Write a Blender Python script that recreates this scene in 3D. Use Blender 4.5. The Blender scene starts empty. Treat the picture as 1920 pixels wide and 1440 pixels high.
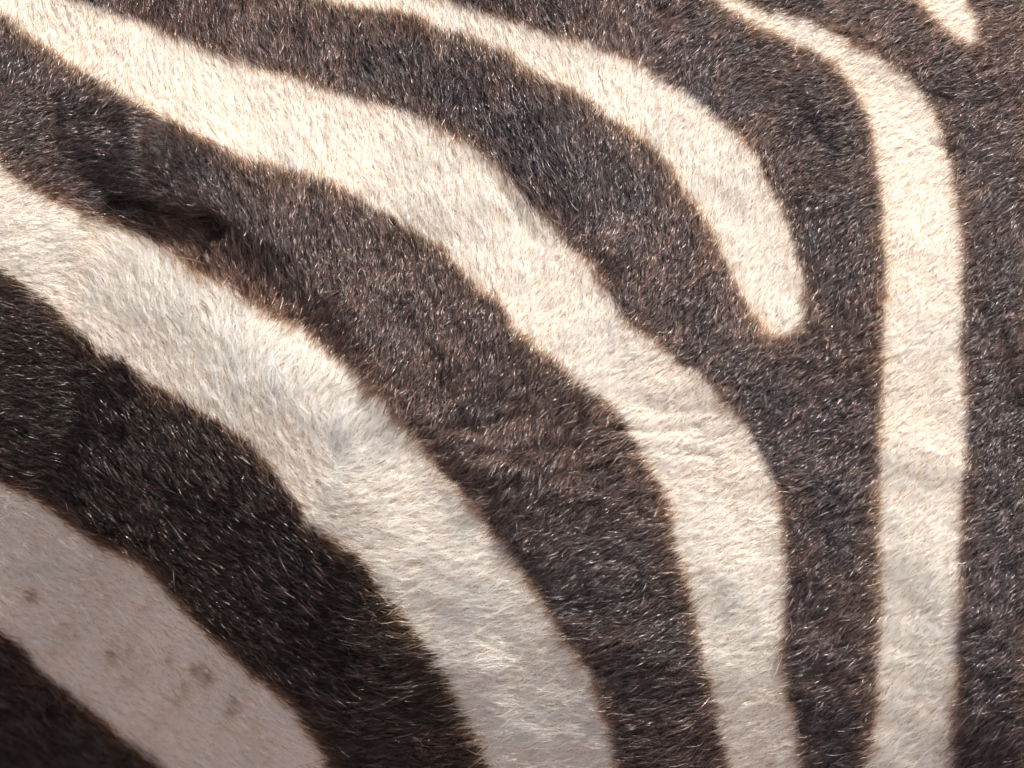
# Close-up of a zebra's flank: a curved, haired hide with cream and dark stripes, lit by a high sun.
import bpy, math
import numpy as np

sc = bpy.context.scene
MM = 0.0003                 # metres per measuring unit (1/1920 of the strip of hide in view)
CX, CY = 960.0, 720.0       # centre of the studied patch of hide, in those units
DIST = 4.0                  # camera distance from the hide, metres

# ------------------------------------------------------------------ camera
cam_d = bpy.data.cameras.new("camera")
cam = bpy.data.objects.new("camera", cam_d)
sc.collection.objects.link(cam)
cam.location = (0, -DIST, 0)
cam.rotation_euler = (math.radians(90), 0, 0)
cam_d.sensor_width = 36.0
cam_d.lens = 36.0 * DIST / (1920 * MM)
cam_d.clip_start = 0.05
cam_d.clip_end = 200.0
cam_d.dof.use_dof = True
cam_d.dof.focus_distance = DIST + 0.012
cam_d.dof.aperture_fstop = 3.2
sc.camera = cam

# ------------------------------------------------------------------ sky, sun, exposure
SUN_DIR = np.array([0.36, -0.56, 0.80]); SUN_DIR /= np.linalg.norm(SUN_DIR)   # towards the sun
elev = math.asin(SUN_DIR[2])
azim = math.atan2(SUN_DIR[0], SUN_DIR[1])          # from +Y towards +X
world = bpy.data.worlds.new("World")
sc.world = world
world.use_nodes = True
wn = world.node_tree
bg = wn.nodes["Background"]
sky = wn.nodes.new("ShaderNodeTexSky")
sky.sky_type = 'NISHITA'
sky.sun_disc = False
sky.sun_elevation = elev
sky.sun_rotation = azim
sky.dust_density = 2.0
wn.links.new(sky.outputs[0], bg.inputs[0])
bg.inputs[1].default_value = 0.095
sun_d = bpy.data.lights.new("sun", 'SUN')
sun_d.energy = 5.0
sun_d.angle = math.radians(0.6)
sun_d.color = (1.0, 0.915, 0.80)
sun = bpy.data.objects.new("sun", sun_d)
sc.collection.objects.link(sun)
from mathutils import Vector
sun.rotation_euler = Vector((-SUN_DIR[0], -SUN_DIR[1], -SUN_DIR[2])).to_track_quat('-Z', 'Y').to_euler()
sun.location = (1, -2, 3)
vs = sc.view_settings
vs.view_transform = 'Standard'; vs.look = 'None'; vs.gamma = 1.0; vs.use_curve_mapping = False
vs.exposure = 0.64
cy = sc.cycles
cy.max_bounces = 6; cy.diffuse_bounces = 3; cy.glossy_bounces = 5; cy.transmission_bounces = 5
cy.use_denoising = True; cy.use_light_tree = False
cy.use_adaptive_sampling = True; cy.adaptive_threshold = 0.03; cy.adaptive_min_samples = 24
sc.cycles_curves.shape = 'RIBBONS'
sc.cycles_curves.subdivisions = 2

rng = np.random.default_rng(7)

# ------------------------------------------------------------------ helpers
def smooth(a, b, x):
    t = np.clip((x - a) / (b - a), 0, 1)
    return t * t * (3 - 2 * t)

def noise(X, Y, scale, seed):
    """smooth value noise in -1..1"""
    g = np.random.default_rng(seed).uniform(-1, 1, (256, 256))
    u = X / scale + 1000.37; v = Y / scale + 1000.71
    iu = np.floor(u).astype(np.int64); iv = np.floor(v).astype(np.int64)
    fu = u - iu; fv = v - iv
    fu = fu * fu * (3 - 2 * fu); fv = fv * fv * (3 - 2 * fv)
    a = g[iu % 256, iv % 256]; b = g[(iu + 1) % 256, iv % 256]
    c = g[iu % 256, (iv + 1) % 256]; d = g[(iu + 1) % 256, (iv + 1) % 256]
    return (a * (1 - fu) + b * fu) * (1 - fv) + (c * (1 - fu) + d * fu) * fv

def seg_dist(X, Y, pts):
    """distance to an open polyline"""
    best = np.full(X.shape, 1e18)
    for (x0, y0), (x1, y1) in zip(pts[:-1], pts[1:]):
        dx, dy = x1 - x0, y1 - y0
        t = np.clip(((X - x0) * dx + (Y - y0) * dy) / (dx * dx + dy * dy + 1e-9), 0, 1)
        np.minimum(best, (X - x0 - t * dx) ** 2 + (Y - y0 - t * dy) ** 2, out=best)
    return np.sqrt(best)

def inside(X, Y, poly):
    r = np.zeros(X.shape, bool)
    n = len(poly)
    for i in range(n):
        x0, y0 = poly[i]; x1, y1 = poly[(i + 1) % n]
        if y0 == y1: continue
        c = ((y0 > Y) != (y1 > Y)) & (X < (x1 - x0) * (Y - y0) / (y1 - y0) + x0)
        r ^= c
    return r

# ------------------------------------------------------------------ the coat pattern (hide coordinates)
# every cream stripe: its lower/left edge and its upper/right edge
S5 = ([(-700,900),(-300,1060),(-80,1140),(0,1183),(33,1207),(67,1247),(107,1277),(150,1313),(193,1350),(240,1387),(283,1420),(307,1440),(380,1540),(480,1800),(500,2100)],
      [(-700,650),(-300,790),(-100,850),(0,903),(50,928),(100,962),(133,985),(187,1020),(260,1057),(293,1090),(333,1130),(360,1163),(393,1197),(433,1230),(473,1267),(510,1300),(547,1330),(573,1367),(600,1407),(617,1440),(690,1550),(780,1800),(800,2100)])
S4 = ([(-700,290),(-350,360),(-200,400),(-60,470),(0,505),(20,515),(60,547),(100,577),(143,620),(187,657),(233,677),(273,720),(317,740),(367,767),(410,793),(460,823),(483,853),(513,887),(533,920),(560,950),(573,977),(617,1010),(660,1037),(690,1070),(713,1110),(750,1147),(783,1193),(817,1233),(840,1277),(863,1320),(880,1360),(900,1400),(917,1440),(970,1560),(1040,1800),(1060,2100)],
      [(-700,110),(-350,150),(-200,190),(-60,255),(0,300),(20,325),(50,347),(100,377),(150,400),(207,423),(267,443),(317,468),(360,503),(400,523),(443,550),(493,577),(540,600),(583,630),(617,653),(640,673),(670,695),(690,727),(733,767),(773,810),(793,840),(820,880),(847,902),(873,927),(890,957),(930,1000),(957,1037),(983,1077),(1013,1120),(1040,1167),(1067,1207),(1100,1247),(1117,1293),(1137,1343),(1150,1393),(1163,1440),(1200,1560),(1250,1800),(1270,2100)])
S3 = ([(-700,-150),(-300,-90),(-150,-50),(-60,-10),(0,23),(33,50),(67,77),(117,110),(150,133),(200,160),(233,187),(283,207),(333,230),(367,253),(417,280),(450,297),(517,310),(583,323),(633,350),(673,370),(713,400),(750,420),(800,447),(840,473),(857,500),(893,547),(927,557),(947,583),(963,613),(1000,647),(1040,680),(1073,707),(1113,740),(1153,767),(1173,800),(1193,837),(1213,870),(1237,907),(1253,947),(1262,985),(1273,1053),(1280,1077),(1300,1147),(1310,1193),(1320,1253),(1333,1293),(1343,1343),(1353,1393),(1360,1440),(1385,1550),(1420,1800),(1430,2100)],
      [(-700,-200),(-250,-130),(-60,-70),(60,-30),(147,2),(200,20),(250,35),(300,57),(350,78),(400,102),(450,115),(517,137),(567,150),(617,167),(680,187),(740,203),(780,217),(827,242),(873,260),(900,283),(930,310),(957,347),(990,377),(1023,407),(1057,450),(1087,480),(1107,495),(1117,523),(1147,563),(1180,607),(1213,632),(1253,660),(1273,678),(1307,697),(1333,723),(1363,763),(1400,793),(1423,840),(1443,880),(1458,923),(1467,953),(1470,993),(1473,1077),(1472,1160),(1470,1227),(1477,1310),(1487,1343),(1497,1393),(1502,1440),(1515,1550),(1525,1800),(1530,2100)])
S2 = ([(-300,-330),(100,-200),(300,-110),(450,-50),(560,-15),(640,7),(773,25),(840,57),(907,80),(957,107),(1007,140),(1073,173),(1123,203),(1173,240),(1223,273),(1257,317),(1273,343),(1297,377),(1330,427),(1353,475),(1366,505),(1390,553),(1420,600),(1443,625),(1473,633),(1495,622)],
      [(-300,-420),(300,-200),(500,-115),(650,-60),(760,-25),(840,3),(887,15),(923,33),(987,47),(1033,67),(1100,80),(1133,97),(1190,117),(1257,157),(1323,200),(1357,230),(1383,257),(1413,290),(1440,340),(1467,387),(1480,433),(1490,470),(1503,513),(1510,563),(1509,600)])
S1 = ([(500,-560),(1000,-230),(1150,-130),(1260,-65),(1335,-8),(1362,22),(1420,52),(1480,77),(1540,105),(1575,135),(1600,170),(1625,220),(1637,280),(1648,350),(1655,430),(1660,520),(1656,620),(1652,720),(1650,820),(1648,920),(1648,1020),(1650,1100),(1648,1200),(1645,1300),(1637,1380),(1630,1440),(1620,1600),(1600,1800),(1590,2100)],
      [(700,-560),(1050,-270),(1190,-150),(1300,-70),(1385,0),(1430,20),(1480,28),(1530,45),(1580,72),(1640,100),(1690,135),(1725,165),(1750,205),(1766,250),(1785,310),(1795,380),(1802,450),(1806,540),(1803,640),(1810,740),(1810,850),(1805,950),(1800,1050),(1802,1150),(1797,1250),(1790,1350),(1785,1440),(1775,1600),(1760,1800),(1750,2100)])
S0 = ([(1300,-560),(1600,-200),(1665,-105),(1700,-40),(1722,0),(1745,30),(1770,55),(1800,78),(1822,88)],
      [(1450,-560),(1690,-200),(1750,-120),(1790,-40),(1810,0),(1827,32),(1837,58),(1836,78)])
S6 = ([(1700,-560),(1840,-250),(1925,0),(1950,120),(1932,235),(1952,400),(1958,800),(1948,1175),(1945,1440),(1930,1700),(1890,2100)],
      [(1820,-560),(1960,-250),(2040,0),(2075,235),(2090,600),(2090,1000),(2085,1440),(2070,1700),(2050,2100)])
S7 = ([(2100,-560),(2200,-100),(2250,500),(2260,1200),(2230,2100)],
      [(2220,-560),(2330,-100),(2390,500),(2400,1200),(2370,2100)])
S8 = ([(-700,1450),(-400,1600),(-150,1800),(0,2100)],
      [(-700,1180),(-300,1350),(-60,1520),(130,1750),(220,2100)])
STRIPES = [S8, S5, S4, S3, S2, S1, S0, S6, S7]

X0, X1, Y0, Y1, STEP = -700, 2620, -560, 2000, 5
gx = np.arange(X0, X1 + 1, STEP, dtype=float); gy = np.arange(Y0, Y1 + 1, STEP, dtype=float)
GX, GY = np.meshgrid(gx, gy)               # rows = Y

def lookup(G, X, Y):
    u = np.clip((X - X0) / STEP, 0, G.shape[1] - 1.001); v = np.clip((Y - Y0) / STEP, 0, G.shape[0] - 1.001)
    iu = u.astype(np.int64); iv = v.astype(np.int64)
    fu = u - iu; fv = v - iv
    if G.ndim == 3: fu = fu[:, None]; fv = fv[:, None]
    return (G[iv, iu] * (1 - fu) + G[iv, iu + 1] * fu) * (1 - fv) + (G[iv + 1, iu] * (1 - fu) + G[iv + 1, iu + 1] * fu) * fv

SD = np.full(GX.shape, -1e9)               # signed distance, > 0 inside a cream stripe
WHICH = np.zeros(GX.shape, np.int64)
for i, (lo, up) in enumerate(STRIPES):
    poly = lo + up[::-1]
    d = np.minimum(seg_dist(GX, GY, lo), seg_dist(GX, GY, up))
    if i in (4, 6):                        # stripes that end in a rounded tip
        d = np.minimum(d, seg_dist(GX, GY, [lo[-1], up[-1]]))
    s = np.where(inside(GX, GY, poly), d, -d)
    m = s > SD
    SD[m] = s[m]; WHICH[m] = i
# number the dark bands by how many long stripes lie below/left of them
DARK = np.zeros(GX.shape, np.int64)
for lo, up in (S8, S5, S4, S3, S1, S6, S7):
    region = up + [(up[-1][0], 9000), (-9000, 9000), (-9000, up[0][1])]
    if lo is S6[0] or lo is S7[0] or lo is S1[0]:
        region = up + [(up[-1][0], 9000), (-9000, 9000), (-9000, -9000), (up[0][0], -9000)]
    DARK += ~inside(GX, GY, region)
# (a dark spot counts the stripes it has passed)

# ------------------------------------------------------------------ the relief of the flank
def relief(X, Y):
    h = np.zeros(X.shape)
    # barrel, turning under towards the belly
    h += 0.12 * (Y - 400) - 0.00011 * (Y - 400) ** 2
    t = np.maximum(Y - 1090, 0)
    h -= 0.00041 * t ** 2
    # the flank hollow at lower left falls away from the light
    t = (-(X - 420) * 0.62 + (Y - 1085) * 0.785)
    w = 160.0
    h -= 0.80 * w * np.log1p(np.exp(np.clip(t / w, -30, 30)))
    # fold in front of the thigh
    fold = [(120, 300), (210, 365), (300, 405), (400, 455), (500, 540), (590, 610), (660, 680), (740, 790)]
    d = seg_dist(X, Y, fold)
    d = np.where(inside(X, Y, fold + [(9000, 790), (9000, -9000), (120, -9000)]), d, -d)
    fade = smooth(80, 280, X) * (1 - smooth(600, 780, X))
    h += ((46 - 18 * smooth(340, 480, X)) * smooth(-8 - 10 * smooth(340, 480, X), 58 + 30 * smooth(340, 480, X), d) * np.exp(-(np.maximum(d, 0) / 240) ** 2) - 10 * np.exp(-(d / 70) ** 2)) * fade
    d = seg_dist(X, Y, [(235, 378), (300, 396), (350, 404), (405, 425)])
    h -= 44 * np.exp(-(d / 17) ** 2)
    h += 14 * np.exp(-(((X - 350) / 120) ** 2 + ((Y - 300) / 70) ** 2))
    h -= 13 * np.exp(-(((X - 212) / 28) ** 2 + ((Y - 240) / 34) ** 2))
    h += 10 * np.exp(-(((X - 265) / 34) ** 2 + ((Y - 290) / 60) ** 2))
    d = seg_dist(X, Y, [(0, 400), (250, 560), (450, 690), (620, 800)])
    h += 9 * np.exp(-(d / 120) ** 2)
    # whorl and little creases in the skin
    h -= 5 * np.exp(-(seg_dist(X, Y, [(600, 905), (632, 862), (645, 828)]) / 20) ** 2)
    h -= 6 * np.exp(-(seg_dist(X, Y, [(1160, 800), (1230, 806), (1310, 800)]) / 10) ** 2)
    h -= 6 * np.exp(-(seg_dist(X, Y, [(1745, 262), (1785, 278)]) / 9) ** 2)
    h -= 6 * np.exp(-(seg_dist(X, Y, [(1760, 178), (1790, 184)]) / 9) ** 2)
    h -= 8 * np.exp(-(seg_dist(X, Y, [(1235, 20), (1290, 30)]) / 16) ** 2)
    # long faint ripples over the ribs and uneven skin
    h += 12 * noise(X, Y, 210, 11) + 5.5 * noise(X + 0.3 * Y, Y - 0.2 * X, 95, 12) + 1.7 * noise(X, Y, 44, 13)
    rip = np.sin((X * 0.36 - Y) / 21.0 + 2.5 * noise(X, Y, 160, 14))
    h += 1.5 * rip * smooth(650, 900, X) * smooth(650, 850, Y) * (1 - smooth(1250, 1450, Y)) * (0.5 + 0.5 * noise(X, Y, 120, 15))
    for pl, dep, sg in [([(850, 800), (930, 790), (1010, 765)], 4, 11), ([(900, 845), (985, 838), (1080, 822)], 7, 13), ([(960, 905), (1050, 880), (1140, 870)], 5, 12),
                        ([(840, 880), (900, 930), (960, 940)], 4, 11), ([(1180, 838), (1260, 836), (1340, 850)], 3, 9), ([(1215, 760), (1290, 770), (1350, 765)], 3, 9),
                        ([(1655, 300), (1720, 292), (1790, 280)], 1.5, 9), ([(1665, 590), (1730, 612), (1795, 605)], 0.7, 12), ([(1660, 880), (1720, 905), (1795, 915)], 0.5, 14),
                        ([(1660, 1200), (1730, 1225), (1790, 1220)], 1.2, 12), ([(1830, 560), (1880, 640), (1900, 760)], 6, 22),
                        ([(900, 300), (960, 380), (1000, 440)], 4, 14), ([(1060, 180), (1130, 300), (1180, 420)], 5, 26), ([(1410, 150), (1520, 230), (1570, 330)], 5, 24), ([(720, 560), (800, 640), (830, 740)], 6, 24)]:
        h -= dep * np.exp(-(seg_dist(X, Y, pl) / sg) ** 2)
    # rounds off outside the studied patch
    h -= 0.0009 * np.maximum(np.abs(X - 960) - 1150, 0) ** 2 + 0.0007 * np.maximum(-Y - 120, 0) ** 2 + 0.0012 * np.maximum(Y - 1560, 0) ** 2
    return h

H = relief(GX, GY)

def place(X, Y, h):
    f = 1.0 - h * MM / DIST
    return np.stack([(X - CX) * MM * f, -h * MM, -(Y - CY) * MM * f], -1)

P = place(GX, GY, H)
TU = np.gradient(P, axis=1); TV = np.gradient(P, axis=0)
N = np.cross(TU, TV); N /= np.linalg.norm(N, axis=-1, keepdims=True)
if N[100, 100, 1] > 0: N = -N

# ------------------------------------------------------------------ hair lie (degrees, 0 = right, 90 = up)
LIE = [
 (100,40,285),(300,120,277),(500,200,280),(600,60,285),(750,330,288),(700,80,288),(850,130,292),(1000,200,292),(950,20,290),(1000,330,290),(1150,160,265),
 (1150,300,260),(1300,60,230),(1300,300,265),(1300,180,240),(1450,500,250),(1430,350,255),(1500,100,202),(1450,160,198),(1600,60,205),(1700,200,206),(1850,100,210),
 (1850,300,216),(1700,450,238),(1540,300,205),(1550,480,242),(1870,600,222),(1750,700,220),(1550,800,220),(1850,1000,222),(1700,1200,220),(1560,1150,213),
 (1880,1350,218),(1700,1420,212),(1560,1400,202),(1400,1100,202),(1350,850,200),(1420,1350,195),(1200,780,206),(1150,1050,210),(1000,850,238),(950,780,246),
 (900,600,264),(760,540,260),(850,400,288),(1100,550,252),(1050,620,238),(1200,680,216),(1300,560,242),(1350,680,228),(1450,680,222),(900,1100,196),(950,1350,184),
 (1150,1300,192),(760,1000,188),(820,940,198),(700,900,194),(720,780,230),(680,700,220),(600,680,235),(560,620,228),(650,600,250),(600,500,275),(500,420,275),
 (420,560,275),(600,770,280),(560,860,310),(500,760,298),(350,600,298),(200,600,320),(350,800,305),(200,850,325),(50,800,176),(60,680,168),(100,430,188),
 (20,560,170),(220,490,320),(300,500,285),(250,250,195),(330,300,300),(420,330,280),(200,330,185),(60,200,200),(60,320,205),(100,120,245),(350,390,178),
 (500,1000,335),(420,1000,330),(500,1150,340),(600,1080,345),(300,950,330),(650,1250,350),(150,1050,352),(300,1250,340),(100,1350,348),(500,1380,348),(740,1200,188),
 (780,1350,184),(-300,300,200),(-300,1200,352),(2100,100,214),(2100,700,222),(2100,1400,218),(300,-200,280),(1000,-200,280),(1700,-200,208),(500,1600,348),
 (1000,1600,184),(1700,1600,210),]
cgx = np.arange(X0, X1 + 41, 20.0); cgy = np.arange(Y0, Y1 + 41, 20.0)
CGX, CGY = np.meshgrid(cgx, cgy)
F = np.zeros(CGX.shape + (4,)); wsum = np.zeros(CGX.shape)
for (x, y, a) in LIE:
    w = 1.0 / ((CGX - x) ** 2 + (CGY - y) ** 2 + 45.0 ** 2) ** 1.6
    a = math.radians(a)
    F += w[..., None] * np.array([math.cos(2 * a), math.sin(2 * a), math.cos(a), math.sin(a)]); wsum += w
F /= wsum[..., None]
def lie(X, Y):
    """the line the hair follows is smooth everywhere; which way it points turns over gradually where two flows meet"""
    u = np.clip((X - X0) / 20, 0, CGX.shape[1] - 1.001); v = np.clip((Y - Y0) / 20, 0, CGX.shape[0] - 1.001)
    iu = u.astype(np.int64); iv = v.astype(np.int64); fu = (u - iu)[:, None]; fv = (v - iv)[:, None]
    f = (F[iv, iu] * (1 - fu) + F[iv, iu + 1] * fu) * (1 - fv) + (F[iv + 1, iu] * (1 - fu) + F[iv + 1, iu + 1] * fu) * fv
    a = 0.5 * np.arctan2(f[:, 1], f[:, 0])
    dot = np.cos(a) * f[:, 2] + np.sin(a) * f[:, 3]
    p = 0.5 + 0.5 * np.clip(dot * 1.8, -1, 1)
    return np.where(np.random.default_rng(77).uniform(0, 1, len(X)) < p, a, a + math.pi)

def edge_wobble(X, Y):
    return 3.2 * noise(X, Y, 34, 21) + 3 * noise(X, Y, 13, 22)

# ------------------------------------------------------------------ materials
def skin_material():
    m = bpy.data.materials.new("zebra_skin"); m.use_nodes = True
    nt = m.node_tree; b = nt.nodes["Principled BSDF"]
    at = nt.nodes.new("ShaderNodeAttribute"); at.attribute_name = "coat"
    nz = nt.nodes.new("ShaderNodeTexNoise"); nz.inputs["Scale"].default_value = 900; nz.inputs["Detail"].default_value = 4
    mx = nt.nodes.new("ShaderNodeMix"); mx.data_type = 'RGBA'; mx.blend_type = 'MULTIPLY'; mx.inputs[0].default_value = 0.6
    cr = nt.nodes.new("ShaderNodeValToRGB"); cr.color_ramp.elements[0].position = 0.3; cr.color_ramp.elements[1].position = 0.7
    cr.color_ramp.elements[0].color = (0.45, 0.45, 0.45, 1)
    nt.links.new(nz.outputs["Fac"], cr.inputs[0])
    nt.links.new(at.outputs["Color"], mx.inputs[6]); nt.links.new(cr.outputs[0], mx.inputs[7])
    nt.links.new(mx.outputs[2], b.inputs["Base Color"])
    b.inputs["Roughness"].default_value = 0.7
    return m

def hair_material(name, rough, rad, coat, ior=1.55, shine=1.55):
    m = bpy.data.materials.new(name); m.use_nodes = True
    nt = m.node_tree; nt.nodes.clear()
    out = nt.nodes.new("ShaderNodeOutputMaterial")
    h = nt.nodes.new("ShaderNodeBsdfHairPrincipled")
    h.model = 'CHIANG'; h.parametrization = 'COLOR'
    at = nt.nodes.new("ShaderNodeAttribute"); at.attribute_name = "coat"
    nt.links.new(at.outputs["Color"], h.inputs["Color"])
    gl = nt.nodes.new("ShaderNodeAttribute"); gl.attribute_name = "gloss"
    mr = nt.nodes.new("ShaderNodeMapRange"); mr.inputs["To Min"].default_value = rough; mr.inputs["To Max"].default_value = 0.07
    nt.links.new(gl.outputs["Fac"], mr.inputs["Value"]); nt.links.new(mr.outputs["Result"], h.inputs["Roughness"])
    h.inputs["Radial Roughness"].default_value = rad
    h.inputs["Coat"].default_value = coat
    mi = nt.nodes.new("ShaderNodeMapRange"); mi.inputs["To Min"].default_value = ior; mi.inputs["To Max"].default_value = shine
    nt.links.new(gl.outputs["Fac"], mi.inputs["Value"]); nt.links.new(mi.outputs["Result"], h.inputs["IOR"])
    h.inputs["Random Roughness"].default_value = 0.3
    nt.links.new(h.outputs[0], out.inputs[0])
    return m

MAT_SKIN = skin_material()
MAT_PALE = hair_material("cream_hair", 0.42, 0.55, 0.0)
MAT_DARK = hair_material("dark_hair", 0.26, 0.30, 0.0, 1.40, 2.1)
MAT_BLACK_SHADE = hair_material("black_shade_hair", 0.22, 0.30, 0.0, 1.32, 1.9)  # duller black for the lower-left bands, deepening their shade

# ------------------------------------------------------------------ unseen dusty ground below the picture, added to bounce warm light onto the hide
gm = bpy.data.materials.new("dry_earth"); gm.use_nodes = True
gnt = gm.node_tree; gb = gnt.nodes["Principled BSDF"]; gb.inputs["Roughness"].default_value = 0.95
gn = gnt.nodes.new("ShaderNodeTexNoise"); gn.inputs["Scale"].default_value = 3.0; gn.inputs["Detail"].default_value = 8
gr = gnt.nodes.new("ShaderNodeValToRGB")
gr.color_ramp.elements[0].color = (0.235, 0.186, 0.18, 1); gr.color_ramp.elements[1].color = (0.34, 0.27, 0.262, 1)
gnt.links.new(gn.outputs["Fac"], gr.inputs[0]); gnt.links.new(gr.outputs[0], gb.inputs["Base Color"])
gme = bpy.data.meshes.new("ground")
gme.from_pydata([(-60, -60, 0), (60, -60, 0), (60, 60, 0), (-60, 60, 0)], [], [(0, 1, 2, 3)])
gme.materials.append(gm)
ground = bpy.data.objects.new("ground", gme); ground.location = (0, 0, -0.95)
sc.collection.objects.link(ground); ground["kind"] = "structure"

# ------------------------------------------------------------------ the zebra's trunk, one continuous mesh
sk = 2                                             # every second grid line
Hb = (P - N * 0.0012)[::sk, ::sk]; rows, cols = Hb.shape[:2]
front = Hb.reshape(-1, 3)
back = front.copy()
rim_y = front[:, 1].max()
fx = np.abs(GX[::sk, ::sk].ravel() - 960) / 1660; fy = np.abs(GY[::sk, ::sk].ravel() - 720) / 1280
bulge = np.clip(1 - np.maximum(fx, fy) ** 3, 0, 1)
idx = np.arange(rows * cols).reshape(rows, cols)
border = np.zeros((rows, cols), bool); border[0] = border[-1] = True; border[:, 0] = border[:, -1] = True
bi = np.full(rows * cols, -1)
inner = np.flatnonzero(~border.ravel()[:])
keep = np.zeros((rows, cols), bool); keep[1:-1:1, 1:-1:1] = True
coarse_r = np.unique(np.concatenate([np.arange(0, rows, 1)]))
back[:, 1] = rim_y + 0.34 * bulge
bidx = idx.copy(); nxt = rows * cols
bidx[~border] = nxt + np.arange(int((~border).sum()))
verts = np.concatenate([front, back[(~border).ravel()]])
# front rim vertices run back to the common rim
def quads(ix, flip):
    a, b, c, d = ix[:-1, :-1], ix[:-1, 1:], ix[1:, 1:], ix[1:, :-1]
    q = np.stack([a, d, c, b] if not flip else [a, b, c, d], -1).reshape(-1, 4)
    return q
faces = np.concatenate([quads(idx, False), quads(bidx, True)])
me = bpy.data.meshes.new("zebra")
me.vertices.add(len(verts)); me.vertices.foreach_set("co", verts.astype(np.float32).ravel())
me.loops.add(faces.size); me.loops.foreach_set("vertex_index", faces.astype(np.int32).ravel())
me.polygons.add(len(faces))
me.polygons.foreach_set("loop_start", np.arange(0, faces.size, 4, dtype=np.int32))
me.polygons.foreach_set("use_smooth", np.ones(len(faces), bool))
me.update(calc_edges=True); me.validate()
sdv = (SD + edge_wobble(GX, GY))[::sk, ::sk].ravel()
w = smooth(-8, 8, sdv)[:, None]
dark_skin = np.array([0.010, 0.007, 0.006]); pale_skin = np.array([0.52, 0.425, 0.335])
colf = dark_skin * (1 - w) + pale_skin * w
colb = colf[(~border).ravel()]
col = np.concatenate([np.concatenate([colf, colb]), np.ones((len(verts), 1))], 1)
at = me.attributes.new("coat", 'FLOAT_COLOR', 'POINT'); at.data.foreach_set("color", col.astype(np.float32).ravel())
me.materials.append(MAT_SKIN)
zebra = bpy.data.objects.new("zebra", me)
sc.collection.objects.link(zebra)
zebra["label"] = "sunlit flank of a zebra with cream and dark brown stripes of short fur"
zebra["category"] = "zebra"

# ------------------------------------------------------------------ the coat, hair by hair
def scatter():
    """roots: dense over the studied patch, thinner and coarser beyond it"""
    A = 400000
    x = rng.uniform(-70, 1990, A); y = rng.uniform(-70, 1510, A)
    B = 90000
    xb = rng.uniform(-520, 2440, B); yb = rng.uniform(-430, 1860, B)
    m = (xb < -70) | (xb > 1990) | (yb < -70) | (yb > 1510)
    xb, yb = xb[m], yb[m]
    far = np.concatenate([np.zeros(A), np.ones(len(xb))])
    return np.concatenate([x, xb]), np.concatenate([y, yb]), far

RX, RY, FAR = scatter()
n = len(RX)
base_lie = lie(RX, RY)
QX = RX + 10 * np.cos(base_lie); QY = RY - 10 * np.sin(base_lie)          # the pattern one sees is that of the hair tips
sd = lookup(SD, QX, QY) + edge_wobble(RX, RY) + 3.5 * noise(RX, RY, 6, 23) + rng.normal(0, 4.0, n)
gi = np.clip(np.round((QX - X0) / STEP).astype(int), 0, len(gx) - 1); gj = np.clip(np.round((QY - Y0) / STEP).astype(int), 0, len(gy) - 1)
pale = sd > 0
which = np.where(pale, WHICH[gj, gi], 100 + DARK[gj, gi])

# clumps: jittered lattice of tuft centres
CS = 11.0
def clump(X, Y):
    cu = np.floor(X / CS).astype(np.int64); cv = np.floor(Y / CS).astype(np.int64)
    r1 = np.random.default_rng(31).uniform(0, 1, (512, 512)); r2 = np.random.default_rng(32).uniform(0, 1, (512, 512))
    best = np.full(X.shape, 1e18); bx = np.zeros(X.shape); by = np.zeros(X.shape); bid = np.zeros(X.shape, np.int64)
    for di in (-1, 0, 1):
        for dj in (-1, 0, 1):
            a = cu + di; b = cv + dj
            px = (a + r1[a % 512, b % 512]) * CS; py = (b + r2[a % 512, b % 512]) * CS
            d = (X - px) ** 2 + (Y - py) ** 2
            m = d < best
            best[m] = d[m]; bx[m] = px[m]; by[m] = py[m]; bid[m] = ((a % 512) * 512 + b % 512)[m]
    return bx, by, bid
KX, KY, KID = clump(RX, RY)
kr = np.random.default_rng(33).normal(0, 1, (512 * 512, 3))

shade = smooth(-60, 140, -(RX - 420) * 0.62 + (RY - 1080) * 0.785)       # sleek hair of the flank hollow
fluff = np.exp(-(seg_dist(RX, RY, [(230, 470), (400, 560), (600, 700), (720, 800)]) / 95) ** 2)
fluff = np.maximum(fluff, 0.8 * np.exp(-(((RX - 1050) / 200) ** 2 + ((RY - 830) / 120) ** 2)))
L = np.where(pale, 19, 22) - 3 * smooth(1100, 1500, RX) + 5 * noise(RX, RY, 120, 41) + 10 * fluff + 4 * shade + 6 * smooth(800, 1200, RY) * (1 - shade)
L *= np.exp(rng.normal(0, 0.22, n)) * (1 + 0.10 * kr[KID, 0])
stray = rng.uniform(0, 1, n) < 0.012
L = np.where(stray, L * 1.5, L)
L *= 1 + 0.7 * FAR
L = np.clip(L, 8, 90)

ang = base_lie
ang = ang + (np.radians(10) * noise(RX, RY, 70, 42) + np.radians(np.where(pale, 9, 13)) * noise(RX, RY, 26, 43)) * (1 - 0.6 * shade)
ang = ang + np.radians(9) * kr[KID, 1] * (1 - 0.6 * shade) + rng.normal(0, 1, n) * np.radians(np.where(pale, 10, 12))
ang = np.where(stray, ang + rng.normal(0, 0.35, n), ang)
SGY, SGX = np.gradient(SD, STEP)
toward = lookup(SGX, RX, RY) * np.cos(ang) - lookup(SGY, RX, RY) * np.sin(ang)      # +1: the hair leans into the cream
L = np.where(pale & (toward < 0) & ~stray, L * (1 - 0.15 * np.clip(-toward, 0, 1) * np.exp(-(np.maximum(sd, 0) / 18) ** 2)), L)
lift = 0.27 + np.where(pale, 0.04, 0.10) * noise(RX, RY, 40, 44) + 0.09 * fluff + 0.07 * shade + np.where(pale, 0.03, 0.07) * kr[KID, 2] + rng.normal(0, 0.08, n)
lift = np.clip(np.where(stray, lift + 0.25, lift), 0.06, 0.9)

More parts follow.
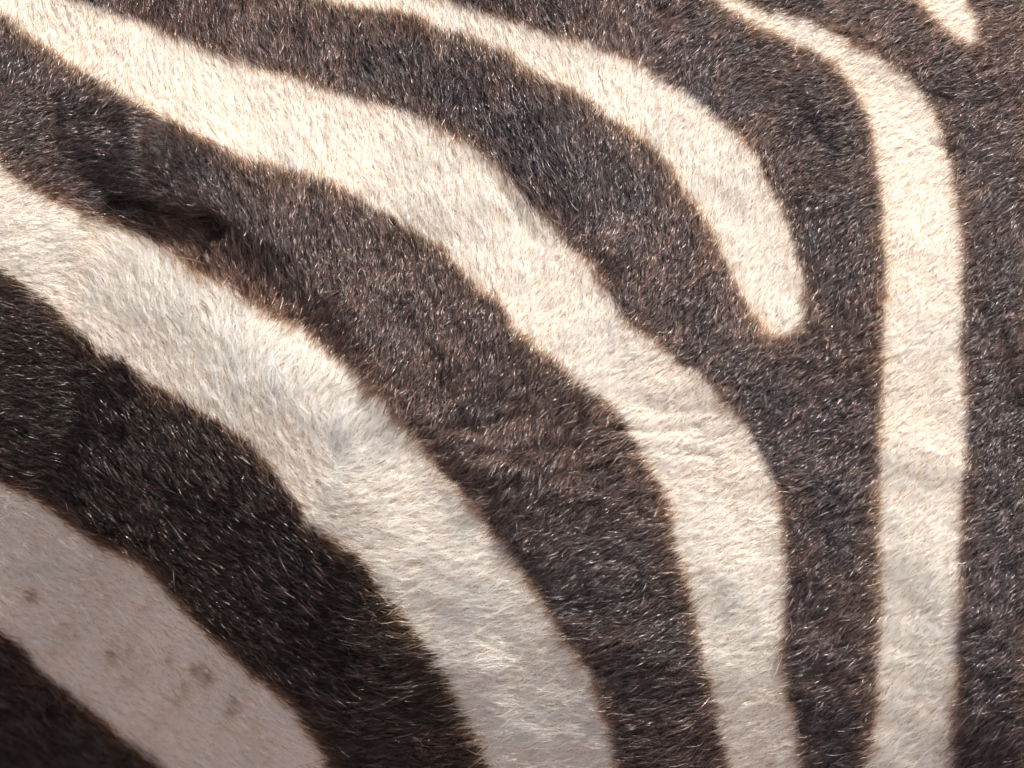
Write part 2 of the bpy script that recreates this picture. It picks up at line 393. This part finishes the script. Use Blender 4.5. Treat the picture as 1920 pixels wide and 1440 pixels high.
root = lookup(P, RX, RY); nrm = lookup(N, RX, RY)
nrm /= np.linalg.norm(nrm, axis=1, keepdims=True)
d3 = np.stack([np.cos(ang), np.zeros(n), np.sin(ang)], 1)
d3 -= nrm * (d3 * nrm).sum(1, keepdims=True)
d3 /= np.linalg.norm(d3, axis=1, keepdims=True)
side = np.cross(nrm, d3)
bend = rng.normal(0, 0.13, n)
tx = (KX - RX) * MM; ty = -(KY - RY) * MM                      # towards the tuft's middle
tuft = np.stack([tx, np.zeros(n), ty], 1); tuft -= nrm * (tuft * nrm).sum(1, keepdims=True)
clumpy = np.clip(np.where(pale, 0.48, 0.62) + 0.2 * noise(RX, RY, 55, 45) + 0.15 * shade + 0.15 * fluff, 0.05, 0.88)
K = 4
pts = np.zeros((n, K, 3), np.float32)
Lm = (L * MM)[:, None]
for k in range(K):
    s = k / (K - 1)
    pts[:, k] = root - nrm * 0.0006 + Lm * (s * d3 + (lift * (1 - (1 - s) ** 2))[:, None] * nrm + (bend * s * s)[:, None] * side) + tuft * (clumpy * s ** 1.3)[:, None]
taper = np.array([1.0, 0.95, 0.75, 0.22])
gloss = np.where(rng.uniform(0, 1, n) < 0.20, rng.uniform(0.25, 0.85, n), 0)           # stiffer, shinier guard hairs
wid = (0.122 + 0.016 * rng.normal(0, 1, n)) * (1 + np.where(pale, 0.3, 0.75) * gloss) * (1 + 0.9 * FAR) / 1000
rad = (np.clip(wid, 0.07e-3, 0.4e-3)[:, None] * taper).astype(np.float32)

# colour of each hair
rv = np.exp(rng.normal(0, 0.16, n))[:, None]
tone = noise(RX, RY, 150, 51)[:, None] * 0.5 + noise(RX, RY, 36, 52)[:, None] * 0.5
cream = np.array([0.885, 0.755, 0.58]); white = np.array([0.885, 0.785, 0.645])
wm = np.clip(0.15 + smooth(250, 1200, RY)[:, None] * 0.5 + 0.12 * tone, 0, 1)
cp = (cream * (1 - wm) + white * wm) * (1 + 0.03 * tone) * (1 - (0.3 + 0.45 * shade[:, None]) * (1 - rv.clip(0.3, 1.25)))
edge = np.exp(-np.clip(sd, 0, None) / 8.0)[:, None] * (0.42 - 0.3 * np.clip(toward, -1, 1) + 0.2 * noise(RX, RY, 60, 54))[:, None].clip(0, 0.8)
cp = cp * (1 - edge) + np.array([0.52, 0.30, 0.15]) * edge
# dried mud on the shaded stripe
mud = np.zeros(n)
for (x, y, r, a) in [(362,1252,13,1.0),(378,1268,13,1.0),(388,1246,10,.8),(45,1117,11,.9),(115,1178,20,.55),(130,1190,14,.5),(212,1222,22,.6),(240,1262,22,.5),(330,1296,20,.6),(318,1305,10,.6),(427,1318,13,.9),(424,1332,10,.6),(268,1130,13,.5),(195,1125,10,.4),(250,1165,12,.5),(95,1222,10,.5),(303,1240,11,.6),(465,1370,16,.4),(410,1345,18,.5),(160,1080,30,.2),(290,1360,34,.25),(480,1405,14,.4),(60,1040,26,.2)]:
    r *= 1.25
    mud = np.maximum(mud, 1.05 * a * np.exp(-(((RX - x) + 0.35 * (RY - y)) ** 2 + 0.6 * (RY - y) ** 2) / r ** 2))
mud = np.clip(1.5 * mud * (0.75 + 0.9 * noise(RX + 0.4 * RY, RY * 0.5, 7, 53)), 0, 0.96)[:, None]
cp = cp * (1 - mud) + np.array([0.045, 0.036, 0.032]) * mud
black = np.array([0.017, 0.0115, 0.0135]); brown = np.array([0.040, 0.0205, 0.0165])
bm = np.clip(0.30 + 0.55 * np.exp(np.minimum(sd, 0) / 38)[:, None] + 1.2 * tone + 0.5 * fluff[:, None] - 0.4 * smooth(600, 1400, RX)[:, None] * smooth(500, 1300, RY)[:, None] + rng.normal(0, 0.2, n)[:, None], 0, 1)
cd = black * (1 - bm) + brown * bm
# the bands towards the thigh: blacker hair, its colour also deepening the shade there
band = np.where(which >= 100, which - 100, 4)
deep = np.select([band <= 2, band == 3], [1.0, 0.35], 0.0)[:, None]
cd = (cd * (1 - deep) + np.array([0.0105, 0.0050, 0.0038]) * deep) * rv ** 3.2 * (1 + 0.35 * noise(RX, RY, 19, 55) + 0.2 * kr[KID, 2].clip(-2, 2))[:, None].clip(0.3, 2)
ruf = np.clip(1.1 * np.exp(-(seg_dist(RX, RY, [(330, 440), (480, 540), (600, 630), (690, 720)]) / 48) ** 2), 0, 0.85)[:, None]
cd = cd * (1 - ruf) + np.array([0.046, 0.021, 0.014]) * ruf * rv
edge = np.exp(-np.clip(-sd, 0, None) / 10.0)[:, None] * (0.26 - 0.12 * np.clip(toward, -1, 1) + 0.25 * noise(RX, RY, 60, 54))[:, None].clip(0, 0.85)
cd = cd * (1 - edge) + np.array([0.21, 0.092, 0.036]) * edge
grey = (rng.uniform(0, 1, n) < 0.022)[:, None]  # a few pale-grey hairs coloured in as glints on the dark bands
cd = np.where(grey, cd * 0 + np.array([0.20, 0.185, 0.18]), cd)
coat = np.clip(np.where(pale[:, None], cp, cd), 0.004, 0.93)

def fur(name, sel, mat, label):
    ids = np.flatnonzero(sel)
    if len(ids) < 50: return None
    hc = bpy.data.hair_curves.new(name)
    hc.add_curves([K] * len(ids))
    hc.position_data.foreach_set("vector", np.ascontiguousarray(pts[ids]).ravel())
    if "radius" not in hc.attributes: hc.attributes.new("radius", 'FLOAT', 'POINT')
    hc.attributes["radius"].data.foreach_set("value", np.ascontiguousarray(rad[ids]).ravel())
    hc.attributes.new("gloss", 'FLOAT', 'CURVE')
    hc.attributes["gloss"].data.foreach_set("value", gloss[ids].astype(np.float32))
    hc.attributes.new("coat", 'FLOAT_COLOR', 'CURVE')
    c4 = np.concatenate([coat[ids], np.ones((len(ids), 1))], 1).astype(np.float32)
    hc.attributes["coat"].data.foreach_set("color", c4.ravel())
    hc.materials.append(mat)
    o = bpy.data.objects.new(name, hc)
    sc.collection.objects.link(o)
    o.parent = zebra
    if label: o["label"] = label
    return o

PALE_LABELS = {1: "shaded pale grey stripe speckled with mud in the flank hollow", 2: "broad fluffy cream stripe with the hair whorl",
               3: "long cream stripe running diagonally down through the middle", 4: "cream stripe that tapers to a rounded tip between dark bands",
               5: "cream stripe that bends over and runs straight down", 6: "short cream stripe tip ending at the upper right"}
for i in range(len(STRIPES)):
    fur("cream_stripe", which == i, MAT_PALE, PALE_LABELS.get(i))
DARK_LABELS = {1: "dark band in the shaded lower left corner", 2: "dark band between the muddy pale stripe and the fluffy stripe", 3: "brown band with the deep skin fold",
               4: "dark band wrapping round the rounded stripe tip", 5: "dark band to the right of the straight cream stripe"}
for k in range(0, 9):
    fur("dark_stripe", which == 100 + k, MAT_BLACK_SHADE if k <= 2 else MAT_DARK, DARK_LABELS.get(k))
print("hairs", n, [(int(v), int((which == v).sum())) for v in np.unique(which)])
